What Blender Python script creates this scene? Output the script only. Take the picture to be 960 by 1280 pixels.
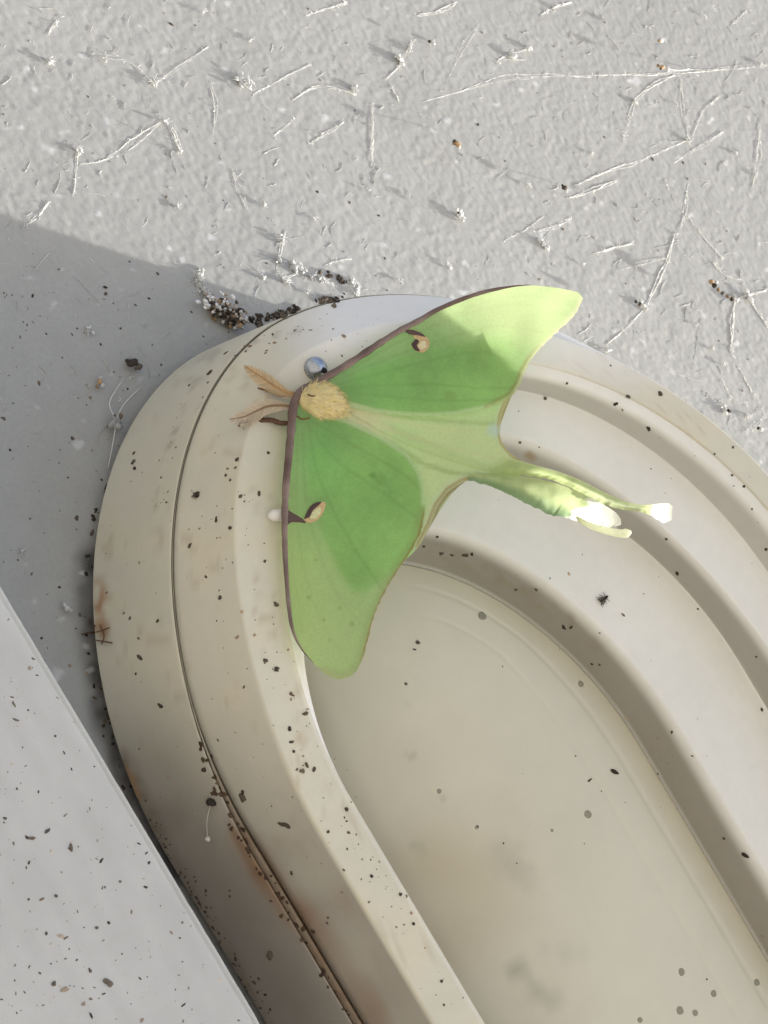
import bpy, math, random
import numpy as np
from mathutils import Vector
from mathutils.bvhtree import BVHTree
rad = math.radians
random.seed(7); rng = np.random.default_rng(7)
scene = bpy.context.scene
for o in list(bpy.data.objects): bpy.data.objects.remove(o)

# ------------------------------------------------------------------ camera
TH, PHI, D, MMPX, ROLL = rad(42), rad(18), 0.45, 0.00018, rad(59.3)
F0 = np.array([0, -0.055, 0.])                       # middle of the lamp's face
X = np.array([1, 0, 0.])
NF = np.array([0, -math.cos(PHI), -math.sin(PHI)])   # outward normal of the lamp's face
TF = np.array([0, -math.sin(PHI), math.cos(PHI)])    # up the lamp's face
CD = np.array([0, -math.cos(TH), -math.sin(TH)])
CAM = F0 + D * CD
FWD = -CD
UPV = np.array([0, -math.sin(TH), math.cos(TH)])
RI = math.sin(ROLL) * UPV + math.cos(ROLL) * X
DN = -math.cos(ROLL) * UPV + math.sin(ROLL) * X
FPX = D / MMPX
cam = bpy.data.cameras.new('camera'); cam_o = bpy.data.objects.new('camera', cam)
scene.collection.objects.link(cam_o); scene.camera = cam_o
cam.sensor_fit = 'VERTICAL'; cam.angle_y = 2 * math.atan(640 / FPX)
cam.dof.use_dof = True; cam.dof.focus_distance = D; cam.dof.aperture_fstop = 60
cam.clip_start = 0.01; cam.clip_end = 500
from mathutils import Matrix
cam_o.matrix_world = Matrix(((RI[0], -DN[0], CD[0], CAM[0]), (RI[1], -DN[1], CD[1], CAM[1]),
                             (RI[2], -DN[2], CD[2], CAM[2]), (0, 0, 0, 1)))

# ------------------------------------------------------------------ sky, sun, exposure
GR = rad(9.0); AZ = rad(49.0)                       # sun's angle off the wall, its direction in the wall
SUN = Vector((math.cos(GR) * math.cos(AZ), -math.sin(GR), math.cos(GR) * math.sin(AZ)))
world = bpy.data.worlds.new('World'); scene.world = world; world.use_nodes = True
nt = world.node_tree
sky = nt.nodes.new('ShaderNodeTexSky'); sky.sky_type = 'NISHITA'; sky.sun_disc = False
sky.sun_elevation = math.asin(SUN.z); sky.sun_rotation = math.atan2(SUN.x, SUN.y)
sky.air_density = 1.0; sky.dust_density = 4.5; sky.ozone_density = 0.6
nt.links.new(sky.outputs[0], nt.nodes['Background'].inputs[0])
nt.nodes['Background'].inputs[1].default_value = 0.15
sl = bpy.data.lights.new('sun', 'SUN'); sl.energy = 4.6; sl.angle = rad(1.0); sl.color = (1.0, 0.975, 0.925)
so_ = bpy.data.objects.new('sun', sl); scene.collection.objects.link(so_)
so_.rotation_euler = SUN.to_track_quat('Z', 'Y').to_euler(); so_.location = SUN * 3
vs = scene.view_settings
vs.view_transform = 'Standard'; vs.look = 'None'; vs.gamma = 1; vs.use_curve_mapping = False; vs.exposure = 0.9
scene.cycles.max_bounces = 8; scene.cycles.diffuse_bounces = 5; scene.cycles.transmission_bounces = 6

# ------------------------------------------------------------------ helpers
def ray(px, py):
    px = np.asarray(px, float); py = np.asarray(py, float)
    return FWD + RI * ((px - 480) / FPX)[..., None] + DN * ((py - 640) / FPX)[..., None]
def facept(px, py, d):                               # traced point -> point d above the lamp's face
    r = ray(px, py); d = np.asarray(d, float)
    num = (F0 - CAM) @ NF + d
    s = num / (r @ NF)
    return CAM + r * s[..., None]
def wallpt(px, py, h=0.0):
    r = ray(px, py); s = (-h - CAM[1]) / r[..., 1]
    return CAM + r * s[..., None]
def F(x, w, d):
    return F0 + np.asarray(x)[..., None] * X + np.asarray(w)[..., None] * TF + np.asarray(d)[..., None] * NF

def mk(name, V, Fc, mat, parent=None, smooth=True, col=None, kind=None):
    me = bpy.data.meshes.new(name)
    me.from_pydata([tuple(v) for v in np.asarray(V, float)], [], [tuple(int(i) for i in f) for f in Fc]); me.update()
    if smooth: me.polygons.foreach_set('use_smooth', [True] * len(me.polygons))
    if col is not None:
        a = me.color_attributes.new('Col', 'FLOAT_COLOR', 'POINT')
        c = np.ones((len(V), 4), np.float32); c[:, :3] = np.clip(col, 0, 1)
        a.data.foreach_set('color', c.ravel())
    o = bpy.data.objects.new(name, me); scene.collection.objects.link(o)
    if mat: me.materials.append(mat)
    if parent: o.parent = parent
    if kind: o['kind'] = kind
    return o
def tag(o, label, cat=None, group=None):
    o['label'] = label
    if cat: o['category'] = cat
    if group: o['group'] = group
    return o
def empty(name, label, cat, group=None):
    o = bpy.data.objects.new(name, None); scene.collection.objects.link(o); o.empty_display_size = .01
    return tag(o, label, cat, group)

def _subdiv(V, Fc):
    V = [tuple(v) for v in V]; cache = {}; out = []
    def mid(a, b):
        k = (min(a, b), max(a, b))
        if k not in cache:
            p = (np.array(V[a]) + np.array(V[b])) / 2; V.append(tuple(p / np.linalg.norm(p))); cache[k] = len(V) - 1
        return cache[k]
    for a, b, c in Fc:
        x, y, z = mid(a, b), mid(b, c), mid(c, a); out += [(a, x, z), (b, y, x), (c, z, y), (x, y, z)]
    return np.array(V), out
class MB:                                            # collects shapes for one mesh
    def __init__(s): s.V = []; s.F = []; s.C = []; s.n = 0
    def add(s, V, Fc, c=(1, 1, 1)):
        V = np.asarray(V, float); s.V.append(V); s.F += [tuple(i + s.n for i in f) for f in Fc]
        s.C.append(np.broadcast_to(np.asarray(c, float), V.shape).copy()); s.n += len(V)
    def tube(s, P, R, c=(1, 1, 1), k=6, flat=1.0, nrm=None):
        P = np.asarray(P, float); m = len(P); R = np.broadcast_to(R, m)
        T = np.gradient(P, axis=0); T /= np.linalg.norm(T, axis=1)[:, None] + 1e-12
        ref = np.asarray(NF if nrm is None else nrm)
        A = np.cross(T, ref); A /= np.linalg.norm(A, axis=1)[:, None] + 1e-12
        B = np.cross(A, T)
        th = np.arange(k) * 2 * math.pi / k
        V = (P[:, None] + R[:, None, None] * (np.cos(th)[None, :, None] * A[:, None] + flat * np.sin(th)[None, :, None] * B[:, None])).reshape(-1, 3)
        Fc = [(i * k + j, i * k + (j + 1) % k, (i + 1) * k + (j + 1) % k, (i + 1) * k + j) for i in range(m - 1) for j in range(k)]
        Fc += [tuple(range(k))[::-1], tuple((m - 1) * k + j for j in range(k))]
        cc = np.asarray(c, float)
        if cc.ndim == 2: cc = np.repeat(cc, k, axis=0)
        s.add(V, Fc, cc)
    def blob(s, P, nrm, rx, ry, rz, ang=0, c=(1, 1, 1), rough=.25):
        nrm = np.asarray(nrm, float); nrm /= np.linalg.norm(nrm)
        a = np.cross(nrm, [0.31, 0.2, 0.93]); a /= np.linalg.norm(a); b = np.cross(nrm, a)
        u = math.cos(ang) * a + math.sin(ang) * b; v = np.cross(nrm, u)
        big = max(rx, ry) > .00028; I, IF = (ICO2, ICO2F) if big else (ICO, ICOF)
        ph = rng.uniform(0, 6.28, 3); lob = np.sin(I @ rng.normal(0, 2.2, 3) + ph[0]) + .7 * np.sin(I @ rng.normal(0, 3.6, 3) + ph[1])
        q = I * (1 + .8 * rough * lob[:, None] + rng.normal(0, rough * .35, (len(I), 1))).clip(.35, 1.7)
        s.add(np.asarray(P) + q[:, :1] * rx * u + q[:, 1:2] * ry * v + q[:, 2:] * rz * nrm, IF, c)
    def build(s, name, mat, parent=None, smooth=True, kind=None):
        return mk(name, np.vstack(s.V), s.F, mat, parent, smooth, np.vstack(s.C), kind)
_g = (1 + 5 ** .5) / 2
ICO = np.array([(-1, _g, 0), (1, _g, 0), (-1, -_g, 0), (1, -_g, 0), (0, -1, _g), (0, 1, _g), (0, -1, -_g), (0, 1, -_g), (_g, 0, -1), (_g, 0, 1), (-_g, 0, -1), (-_g, 0, 1)]) / math.sqrt(1 + _g * _g)
ICOF = [(0, 11, 5), (0, 5, 1), (0, 1, 7), (0, 7, 10), (0, 10, 11), (1, 5, 9), (5, 11, 4), (11, 10, 2), (10, 7, 6), (7, 1, 8), (3, 9, 4), (3, 4, 2), (3, 2, 6), (3, 6, 8), (3, 8, 9), (4, 9, 5), (2, 4, 11), (6, 2, 10), (8, 6, 7), (9, 8, 1)]
ICO2, ICO2F = _subdiv(ICO, ICOF)

def crom(pts, m):                                    # smooth curve through points, resampled evenly
    P = np.asarray(pts, float); Q = np.vstack([2 * P[0] - P[1], P, 2 * P[-1] - P[-2]])
    out = []
    for i in range(len(P) - 1):
        t = np.linspace(0, 1, 16, endpoint=False)[:, None]; a, b, c, d = Q[i:i + 4]
        out.append(.5 * (2 * b + (c - a) * t + (2 * a - 5 * b + 4 * c - d) * t ** 2 + (3 * b - a - 3 * c + d) * t ** 3))
    out = np.vstack(out + [P[-1:]])
    L = np.r_[0, np.cumsum(np.linalg.norm(np.diff(out, axis=0), axis=1))]
    tt = np.linspace(0, L[-1], m)
    return np.stack([np.interp(tt, L, out[:, k]) for k in range(out.shape[1])], 1)
def pdist(px, py, poly):                             # distance to a polyline
    p = np.stack([np.ravel(px), np.ravel(py)], 1); best = np.full(len(p), 1e9)
    poly = np.asarray(poly, float)
    for a, b in zip(poly[:-1], poly[1:]):
        ab = b - a; t = np.clip(((p - a) @ ab) / (ab @ ab + 1e-9), 0, 1)
        best = np.minimum(best, np.linalg.norm(p - a - t[:, None] * ab, axis=1))
    return best.reshape(np.shape(px))
def sstep(a, b, x): t = np.clip((x - a) / (b - a), 0, 1); return t * t * (3 - 2 * t)
_W = rng.random((64, 64, 8))
def vnoise(x, y, s, k=0):                            # value noise
    x = np.asarray(x) / s + 17.3 * k; y = np.asarray(y) / s + 9.1 * k
    i = np.floor(x).astype(int); j = np.floor(y).astype(int); fx = x - i; fy = y - j
    fx = fx * fx * (3 - 2 * fx); fy = fy * fy * (3 - 2 * fy); g = _W[..., k % 8]
    return (g[i % 64, j % 64] * (1 - fx) * (1 - fy) + g[(i + 1) % 64, j % 64] * fx * (1 - fy) + g[i % 64, (j + 1) % 64] * (1 - fx) * fy + g[(i + 1) % 64, (j + 1) % 64] * fx * fy)
def project(P):
    v = np.asarray(P) - CAM; z = v @ FWD
    return 480 + FPX * (v @ RI) / z, 640 + FPX * (v @ DN) / z

# ------------------------------------------------------------------ materials
def material(name, color=(.8, .8, .8), rough=.6, attr=False, noise=0.0, nscale=400, bump=0.0, bscale=1500, metallic=0, trans=0.0, spec=.5, rvar=0.0):
    m = bpy.data.materials.new(name); m.use_nodes = True; t = m.node_tree; N = t.nodes; L = t.links
    b = N['Principled BSDF']; b.inputs['Roughness'].default_value = rough; b.inputs['Metallic'].default_value = metallic
    b.inputs['Specular IOR Level'].default_value = spec
    if attr:
        a = N.new('ShaderNodeAttribute'); a.attribute_name = 'Col'; src = a.outputs['Color']
    else:
        a = N.new('ShaderNodeRGB'); a.outputs[0].default_value = (*color, 1); src = a.outputs[0]
    tc = N.new('ShaderNodeTexCoord')
    if noise:
        n1 = N.new('ShaderNodeTexNoise'); n1.inputs['Scale'].default_value = nscale; n1.inputs['Detail'].default_value = 6; n1.inputs['Roughness'].default_value = .65
        L.new(tc.outputs['Object'], n1.inputs['Vector'])
        mr = N.new('ShaderNodeMapRange'); mr.inputs[1].default_value = .25; mr.inputs[2].default_value = .75; mr.inputs[3].default_value = 1 - noise; mr.inputs[4].default_value = 1 + noise
        L.new(n1.outputs['Fac'], mr.inputs[0])
        mx = N.new('ShaderNodeVectorMath'); mx.operation = 'SCALE'; L.new(src, mx.inputs[0]); L.new(mr.outputs[0], mx.inputs['Scale']); src = mx.outputs[0]
        if rvar:
            m2 = N.new('ShaderNodeMapRange'); m2.inputs[1].default_value = .3; m2.inputs[2].default_value = .7; m2.inputs[3].default_value = rough - rvar; m2.inputs[4].default_value = rough + rvar
            L.new(n1.outputs['Fac'], m2.inputs[0]); L.new(m2.outputs[0], b.inputs['Roughness'])
    L.new(src, b.inputs['Base Color'])
    if bump:
        n2 = N.new('ShaderNodeTexNoise'); n2.inputs['Scale'].default_value = bscale; n2.inputs['Detail'].default_value = 5
        L.new(tc.outputs['Object'], n2.inputs['Vector'])
        bp = N.new('ShaderNodeBump'); bp.inputs['Strength'].default_value = 1; bp.inputs['Distance'].default_value = bump
        L.new(n2.outputs['Fac'], bp.inputs['Height']); L.new(bp.outputs[0], b.inputs['Normal'])
    if trans:
        tl = N.new('ShaderNodeBsdfTranslucent'); L.new(src, tl.inputs['Color'])
        ms = N.new('ShaderNodeMixShader'); ms.inputs[0].default_value = trans
        L.new(b.outputs[0], ms.inputs[1]); L.new(tl.outputs[0], ms.inputs[2]); L.new(ms.outputs[0], N['Material Output'].inputs['Surface'])
    return m
M_wall = material('grey_rough_paint', rough=.85, attr=True, noise=.06, nscale=900, bump=.00006, bscale=2500, spec=.25)
M_plastic = material('weathered_cream_plastic', rough=.42, attr=True, noise=.035, nscale=260, bump=.00002, bscale=1800, rvar=.08, spec=.4)
M_lens = material('milky_lens_plastic', rough=.36, attr=True, noise=.03, nscale=120, bump=.000008, bscale=900, rvar=.08, spec=.4)
M_board = material('white_painted_board', rough=.72, attr=True, noise=.03, nscale=300, bump=.00003, bscale=1500)
M_ground = material('bounce_ground', (.27, .25, .22), .9, noise=.12, nscale=3)
M_wing = material('moth_wing', rough=.75, attr=True, noise=.10, nscale=2600, bump=.00003, bscale=3500, trans=.68, spec=.12)
M_hind = material('moth_hindwing', rough=.7, attr=True, noise=.07, nscale=1400, trans=.36, spec=.12)
M_fur = material('moth_fur', rough=.9, attr=True, spec=.1, trans=.25)
M_dark = material('moth_maroon', rough=.65, attr=True, noise=.3, nscale=2500, spec=.3)
M_speck = material('dirt', rough=.85, attr=True, spec=.2)
M_silk = material('spider_silk', rough=.6, attr=True, trans=.35, spec=.3)
M_steel = material('dull_steel', (.40, .43, .47), .30, metallic=.85, noise=.25, nscale=700, rvar=.1)
M_gasket = material('dirty_gasket', rough=.7, attr=True, noise=.25, nscale=500, bump=.00008, bscale=1200)

# ------------------------------------------------------------------ the setting: ground, wall, board under the lamp
g = mk('ground', [(-60, -60, -2.3), (60, -60, -2.3), (60, 0.3, -2.3), (-60, 0.3, -2.3)], [(0, 1, 2, 3)], M_ground, smooth=False); g['kind'] = 'structure'  # unseen ground, added to bounce light onto the undersides

def axis(lo, hi, st, far0, far1):
    a = np.arange(lo, hi, st)
    return np.r_[far0, lo - .12, lo - .04, lo - .01, a, hi + .01, hi + .04, hi + .12, far1]
def smooth_noise(shape, sig, step, aniso=1.0):
    r = rng.normal(0, 1, shape); fx = np.fft.fftfreq(shape[0], step)[:, None]; fy = np.fft.fftfreq(shape[1], step)[None]
    k = np.exp(-2 * math.pi ** 2 * (sig ** 2 * (fx ** 2 + (aniso * fy) ** 2)))
    out = np.fft.ifft2(np.fft.fft2(r) * k).real; return out / out.std()
ST = .00055
ax = axis(-.175, .075, ST, -2.0, 2.0); az = axis(-.10, .345, ST, -2.3, 1.0)
GX, GZ = np.meshgrid(ax, az, indexing='ij')
inner = sstep(-.19, -.17, GX) * sstep(.09, .07, GX) * sstep(-.115, -.095, GZ) * sstep(.36, .34, GZ)
H = .000038 * smooth_noise(GX.shape, .00045, ST) + .000020 * smooth_noise(GX.shape, .0009, ST, 1.6) + .000022 * smooth_noise(GX.shape, .0035, ST) + .00006 * smooth_noise(GX.shape, .016, ST)
chip = smooth_noise(GX.shape, .0008, ST, 1.5); H += .00007 * sstep(2.0, 2.8, chip)
H *= .85 * inner
wpx, wpy = project(np.stack([GX, 0 * GX, GZ], -1).reshape(-1, 3))
tone = .35 + .02 * (vnoise(GX, GZ, .03, 1) - .5) + .018 * (vnoise(GX, GZ, .006, 2) - .5)
wc = np.stack([tone * 1.0, tone * 1.0, tone * .945], -1)
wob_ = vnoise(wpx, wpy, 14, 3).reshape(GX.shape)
gap_shade = .70 * sstep(30, 3, pdist(wpx, wpy, [(112, 700), (116, 790), (130, 900), (160, 985), (215, 1090)]).reshape(GX.shape)) * (.45 + .75 * wob_)
wc = wc * (1 - gap_shade[..., None]) + np.array([.05, .045, .042]) * gap_shade[..., None]      # contact shade beside the lamp painted into the wall
chipc = sstep(2.0, 2.8, chip)[..., None] * inner[..., None]; wc = wc * (1 - .5 * chipc) + .62 * .5 * chipc
nx_, nz_ = GX.shape
idx = np.arange(nx_ * nz_).reshape(nx_, nz_)
Fw = np.stack([idx[:-1, :-1], idx[1:, :-1], idx[1:, 1:], idx[:-1, 1:]], -1).reshape(-1, 4)
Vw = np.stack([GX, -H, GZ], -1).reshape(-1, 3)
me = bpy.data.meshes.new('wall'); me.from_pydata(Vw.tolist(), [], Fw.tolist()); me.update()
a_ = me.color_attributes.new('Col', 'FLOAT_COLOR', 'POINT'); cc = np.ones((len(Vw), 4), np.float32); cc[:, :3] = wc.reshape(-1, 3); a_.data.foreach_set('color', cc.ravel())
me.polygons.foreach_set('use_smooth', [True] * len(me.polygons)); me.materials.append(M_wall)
wall_o = bpy.data.objects.new('wall', me); scene.collection.objects.link(wall_o)
tag(wall_o, 'rough grey painted wall strewn with cobwebs, behind the oval lamp', 'wall')

# white board: profile extruded along X
bt = -.0822; by = -.034
prof = [(0, bt - .0016), (by + .0010, bt - .0001), (by + .0003, bt - .0003), (by, bt - .0007), (by - .00002, bt - .0012), (by + .0003, bt - .0015), (by + .0001, bt - .0018), (by - .0001, bt - .0026)]
prof += [(by - .0001, bt - .0026 - q) for q in np.linspace(.002, .085, 60)] + [(by, -.170), (0, -.170)]
xs = np.linspace(-.5, .7, 500)
V = np.array([(x, y + (.00004 * (vnoise(x, z, .02, 3) - .5) + .00001 * (vnoise(x * .15, z, .0012, 4) - .5) if 8 < k < len(prof) - 2 else .0001 * (vnoise(x, z, .004, 5) - .5)), z + .0002 * (vnoise(x, 0, .03, 6) - .5) - .0005 * max(0, vnoise(x, 0, .0022, 3) - .72)) for x in xs for k, (y, z) in enumerate(prof)])
kp = len(prof)
Fb = [(i * kp + j, i * kp + j + 1, (i + 1) * kp + j + 1, (i + 1) * kp + j) for i in range(len(xs) - 1) for j in range(kp - 1)]
bc = .42 + .045 * (vnoise(V[:, 0] * .3, V[:, 2], .003, 1) - .5) + .03 * (vnoise(V[:, 0], V[:, 2], .02, 2) - .5)
bcol = np.stack([bc * 1.0, bc * 1.01, bc * .96], 1)
board = mk('trim_board', V, Fb, M_board, col=bcol)
tag(board, 'white painted trim board flecked with dirt, below the oval lamp', 'trim board')

# ------------------------------------------------------------------ the lamp
XM = .125
NQ, NS = 72, 30
def ring(P):
    xL, wc_, au, bu, al, bl, pu, pl = [q / 1000 if i < 6 else q for i, q in enumerate(P)]
    th = np.linspace(0, math.pi / 2, NQ); c, s = np.cos(th), np.sin(th)
    lx, lw = xL + al - al * c ** (2 / pl), wc_ - bl * s ** (2 / pl)      # end -> bottom side
    ux, uw = xL + au - au * c ** (2 / pu), wc_ + bu * s ** (2 / pu)      # end -> top side
    tx = np.linspace(ux[-1], 2 * XM - ux[-1], NS)[1:-1]; bx = np.linspace(2 * XM - lx[-1], lx[-1], NS)[1:-1]
    x = np.r_[ux, tx, 2 * XM - ux[::-1], 2 * XM - lx[1:], bx, lx[:0:-1]]
    w = np.r_[uw, np.full(NS - 2, uw[-1]), uw[::-1], lw[1:], np.full(NS - 2, lw[-1]), lw[:0:-1]]
    return x, w
RP = dict(base=[-57.85, 22.42, 101.0, 81.45, 97.22, 85.06, 2.6, 1.88], groove=[-51.03, 8.13, 104.09, 88.0, 100.81, 70.7, 1.89, 1.88],
          so=[-40.2, 4.35, 101.65, 91.63, 93.82, 55.54, 1.88, 1.88], si=[-27.32, 9.99, 93.87, 79.95, 76.01, 51.4, 1.95, 1.88],
          bev=[-20.36, 24.08, 95.17, 65.0, 70.8, 65.08, 1.88, 1.96], r1=[-17.17, 26.95, 83.69, 57.47, 65.41, 67.26, 1.88, 1.88],
          r2u=[-11.02, 19.88, 100.25, 54.56, 69.73, 59.35, 1.88, 2.18], r2l=[-4.05, 9.4, 82.83, 61.95, 60.85, 47.9, 2.0, 1.88],
          r3u=[0.5, -1.88, 83.05, 49.78, 64.91, 35.84, 1.88, 2.04], r3l=[5.13, -8.47, 77.03, 51.64, 66.66, 28.64, 1.88, 1.88])
DEP = dict(groove=-.014, so=0, si=0, bev=-.0012, r1=-.0085, r2u=-.0096, r2l=-.0205, r3u=-.0222, r3l=-.0350)
K = {}
for k, P in RP.items():
    x, w = ring(P)
    K[k] = np.stack([x, 0 * x - .0035, w], 1) if k == 'base' else F(x, w, np.full(len(x), DEP[k]))
NR = len(K['so'])
def bez(A, B, C, n): return [(1 - t) ** 2 * A + 2 * t * (1 - t) * B + t * t * C for t in np.linspace(0, 1, n)]
def lerp(A, B, t): return A + (B - A) * t
def chain(keys, corners, seg):
    """rings through the keys; corners[i] = (fraction before, fraction after) rounded at key i"""
    out = [keys[0]]
    for i in range(1, len(keys)):
        A, B = keys[i - 1], keys[i]
        a0 = corners.get(i - 1, (0, 0))[1]; b0 = corners.get(i, (0, 0))[0]
        s = seg.get(i, 3)
        for t in np.linspace(a0, 1 - b0, s + 1)[1:]: out.append(lerp(A, B, t))
        if i in corners and i < len(keys) - 1:
            out += bez(lerp(A, B, 1 - b0), B, lerp(B, keys[i + 1], corners[i][1]), 7)[1:]
    return out
def loft(rings, close=True):
    V = np.vstack(rings); n = len(rings[0]); m = len(rings)
    Fc = [(i * n + j, i * n + (j + 1) % n, (i + 1) * n + (j + 1) % n, (i + 1) * n + j) for i in range(m - 1) for j in range(n)]
    return V, Fc
BV = []
def lamp_part(name, rings, mat, colf, kind=None):
    V, Fc = loft(rings); px, py = project(V)
    o = mk(name, V, Fc, mat, lamp, True, colf(px, py, V)); BV.append((V, Fc)); return o
lamp = empty('wall_lamp', 'cream oval wall lamp with stepped rim and milky lens under the green moth', 'lamp')

CREAM = np.array([.58, .556, .448]); RUST = np.array([.20, .105, .045]); BROWN = np.array([.15, .115, .08]); YEL = np.array([.60, .50, .30])
def mix(c, t, col): t = np.clip(t, 0, 1)[:, None]; return c * (1 - t) + np.asarray(col) * t
GROOVE_LINE = [(265, 975), (290, 1020), (320, 1075), (360, 1140), (400, 1205), (445, 1280)]
def col_plastic(px, py, V):
    n1 = vnoise(px, py, 38, 1); n2 = vnoise(px, py, 9, 2); n3 = vnoise(px, py, 120, 3)
    c = CREAM[None] * (.95 + .08 * n3 + .05 * (n1 - .5))[:, None]
    c = mix(c, .35 * sstep(.5, .9, n1) * .5, YEL)
    # grime and painted-in shade along the lower skirt and against the board
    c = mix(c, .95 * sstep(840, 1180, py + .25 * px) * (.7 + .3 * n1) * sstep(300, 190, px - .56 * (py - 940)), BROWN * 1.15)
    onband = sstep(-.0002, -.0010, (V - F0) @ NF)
    c = mix(c, .82 * sstep(800, 1130, py) * (.75 + .25 * n1) * onband, (.235, .215, .185))  # shade on the sloping band painted in with grime, darker towards the bottom
    c = mix(c, .30 * sstep(.70, .95, n2) * sstep(.35, .7, n1), (.30, .22, .13))
    c = mix(c, .8 * sstep(520, 400, py) * sstep(330, 430, px) , (.82, .81, .80))  # brightly lit upper end painted in as whiter plastic
    c = mix(c, .75 * sstep(26, 2, pdist(px, py, [(150, 950), (200, 1060), (260, 1160), (330, 1280)])) * (.25 + n2), BROWN)
    # rust
    c = mix(c, .85 * sstep(16, 2, pdist(px, py, [(123, 735), (127, 790)])) * sstep(.25, .6, n2), RUST * 1.7)
    c = mix(c, .8 * sstep(12, 2, pdist(px, py, [(160, 965), (168, 995)])) * sstep(.2, .6, n2), RUST * 1.6)
    c = mix(c, .62 * sstep(30, 2, pdist(px, py, [(300, 1050), (345, 1110), (395, 1165), (450, 1240), (470, 1290)])) * (.3 + n1), RUST * 1.1)
    c = mix(c, .55 * sstep(10, 1, pdist(px, py, [(290, 1035), (312, 1075), (330, 1110)])) * (.3 + n2), RUST)
    # brown flecked line beside the groove
    c = mix(c, .5 * sstep(7, 1, pdist(px, py, [(195, 640), (205, 580), (222, 530), (245, 480), (275, 452), (320, 425), (380, 410)])) * sstep(.45, .75, n2), BROWN * 1.5)
    c = mix(c, .4 * sstep(14, 2, pdist(px, py, [(268, 440), (240, 470)])) * sstep(.3, .7, n2), BROWN)
    # ochre stains on the inner ledge
    for (sx, sy, r, a) in ((322, 720, 8, .6), (325, 740, 7, .4), (377, 925, 12, .5), (348, 805, 6, .4), (380, 955, 9, .25), (410, 985, 9, .2), (663, 570, 7, .8), (372, 900, 8, .2)):
        c = mix(c, a * sstep(r, r * .3, np.hypot(px - sx, (py - sy))) * (.4 + .6 * n2), (.33, .22, .09))
    return c
def col_clean(px, py, V):
    n3 = vnoise(px, py, 90, 4); n2 = vnoise(px, py, 10, 2)
    c = np.array([.725, .72, .675])[None] * (.96 + .06 * n3)[:, None]
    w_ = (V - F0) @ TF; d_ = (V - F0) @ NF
    for a, b, k_ in ((DEP['bev'], DEP['r1'], .5), (DEP['r2u'], DEP['r2l'], .75), (DEP['r3u'], DEP['r3l'], .92)):        # shade of the upright faces painted into their colour
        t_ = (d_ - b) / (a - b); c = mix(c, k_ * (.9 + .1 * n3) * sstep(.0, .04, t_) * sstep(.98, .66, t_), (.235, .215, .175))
    c = mix(c, .8 * sstep(9, 3, np.hypot(px - 663, py - 570)), (.30, .22, .11))
    c = mix(c, .55 * sstep(16, 2, pdist(px, py, [(545, 690), (640, 728), (745, 800)])) * sstep(.5, .8, n2), (.25, .22, .15))
    return c
# base skirt
G0 = K['groove']; inw = K['so'] - K['groove']; inw /= np.linalg.norm(inw, axis=1)[:, None]
gx = G0[:, 0]
gw = (.0006 + .0023 * sstep(.010, .055, gx) * sstep(.05, -.02, (G0 - F0) @ TF))[:, None]     # the gap widens along the bottom
bin_ = np.stack([G0[:, 0], K['base'][:, 1], G0[:, 2]], 1) - K['base']; bin_ /= np.linalg.norm(bin_, axis=1)[:, None] + 1e-9
cen = np.array([XM, -.0035, .020]); KI = lerp(K['base'], cen[None], .05) * np.array([1, 0, 1]) + np.array([0, -.0030, 0])
top_r = chain([KI, K['base'], lerp(K['base'], G0, .03), G0, G0 + inw * .0003 - NF * .004], {1: (.2, .5), 2: (.4, .04), 3: (.06, .25)}, {1: 3, 2: 2, 3: 26, 4: 2})
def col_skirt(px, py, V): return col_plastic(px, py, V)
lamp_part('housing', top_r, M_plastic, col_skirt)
KP = lerp(K['base'], cen[None], .12) * np.array([1, 0, 1])
lamp_part('dark_gap_plate', [KP + np.array([0, .001, 0]), KP + np.array([0, -.0045, 0])], M_gasket, lambda px, py, V: np.full((len(px), 3), .10))  # unseen plate, added to make a dark gap under the lip
# gasket seen in the gap
ga = [G0 + inw * .0001 - NF * .0040, G0 + inw * .0004 - NF * .0012, G0 + inw * (gw * .35) - NF * .0006, G0 + inw * (gw * .65) - NF * .0006, G0 + inw * (gw * .85) - NF * .0014, G0 + inw * gw - NF * .004]
def col_gasket(px, py, V):
    c = np.array([.36, .32, .25])[None] * np.ones((len(px), 1)); n2 = vnoise(px, py, 12, 5)
    low = sstep(900, 1040, py)
    c = mix(c, .6 * (1 - low), CREAM * .9)
    return mix(mix(c, .6 * low, BROWN * 1.3), .6 * n2 * low, RUST * .9)
lamp_part('gasket', ga, M_gasket, col_gasket)
# cover: band, ledge and the stepped inner rim
B0 = G0 + inw * (gw + .0003)
cover = chain([B0 - NF * .004, B0 + NF * .0002, K['so'], K['si']], {1: (.3, .06), 2: (.035, .05)}, {1: 2, 2: 18, 3: 8})
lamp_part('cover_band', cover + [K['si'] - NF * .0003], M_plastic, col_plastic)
IN = lambda k, t: lerp(K[k], K['r3l'] + NF * (DEP[k] - DEP['r3l']), t)
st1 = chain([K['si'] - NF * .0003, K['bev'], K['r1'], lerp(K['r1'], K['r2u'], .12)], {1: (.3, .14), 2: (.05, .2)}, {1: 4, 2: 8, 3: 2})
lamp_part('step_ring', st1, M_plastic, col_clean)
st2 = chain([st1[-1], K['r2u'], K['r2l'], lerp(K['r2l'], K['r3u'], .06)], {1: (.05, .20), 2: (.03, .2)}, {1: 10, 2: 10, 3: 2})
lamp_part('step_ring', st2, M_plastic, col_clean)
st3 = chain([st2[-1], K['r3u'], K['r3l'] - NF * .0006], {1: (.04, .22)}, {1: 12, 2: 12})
lamp_part('step_ring', st3, M_plastic, col_clean)
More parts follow.
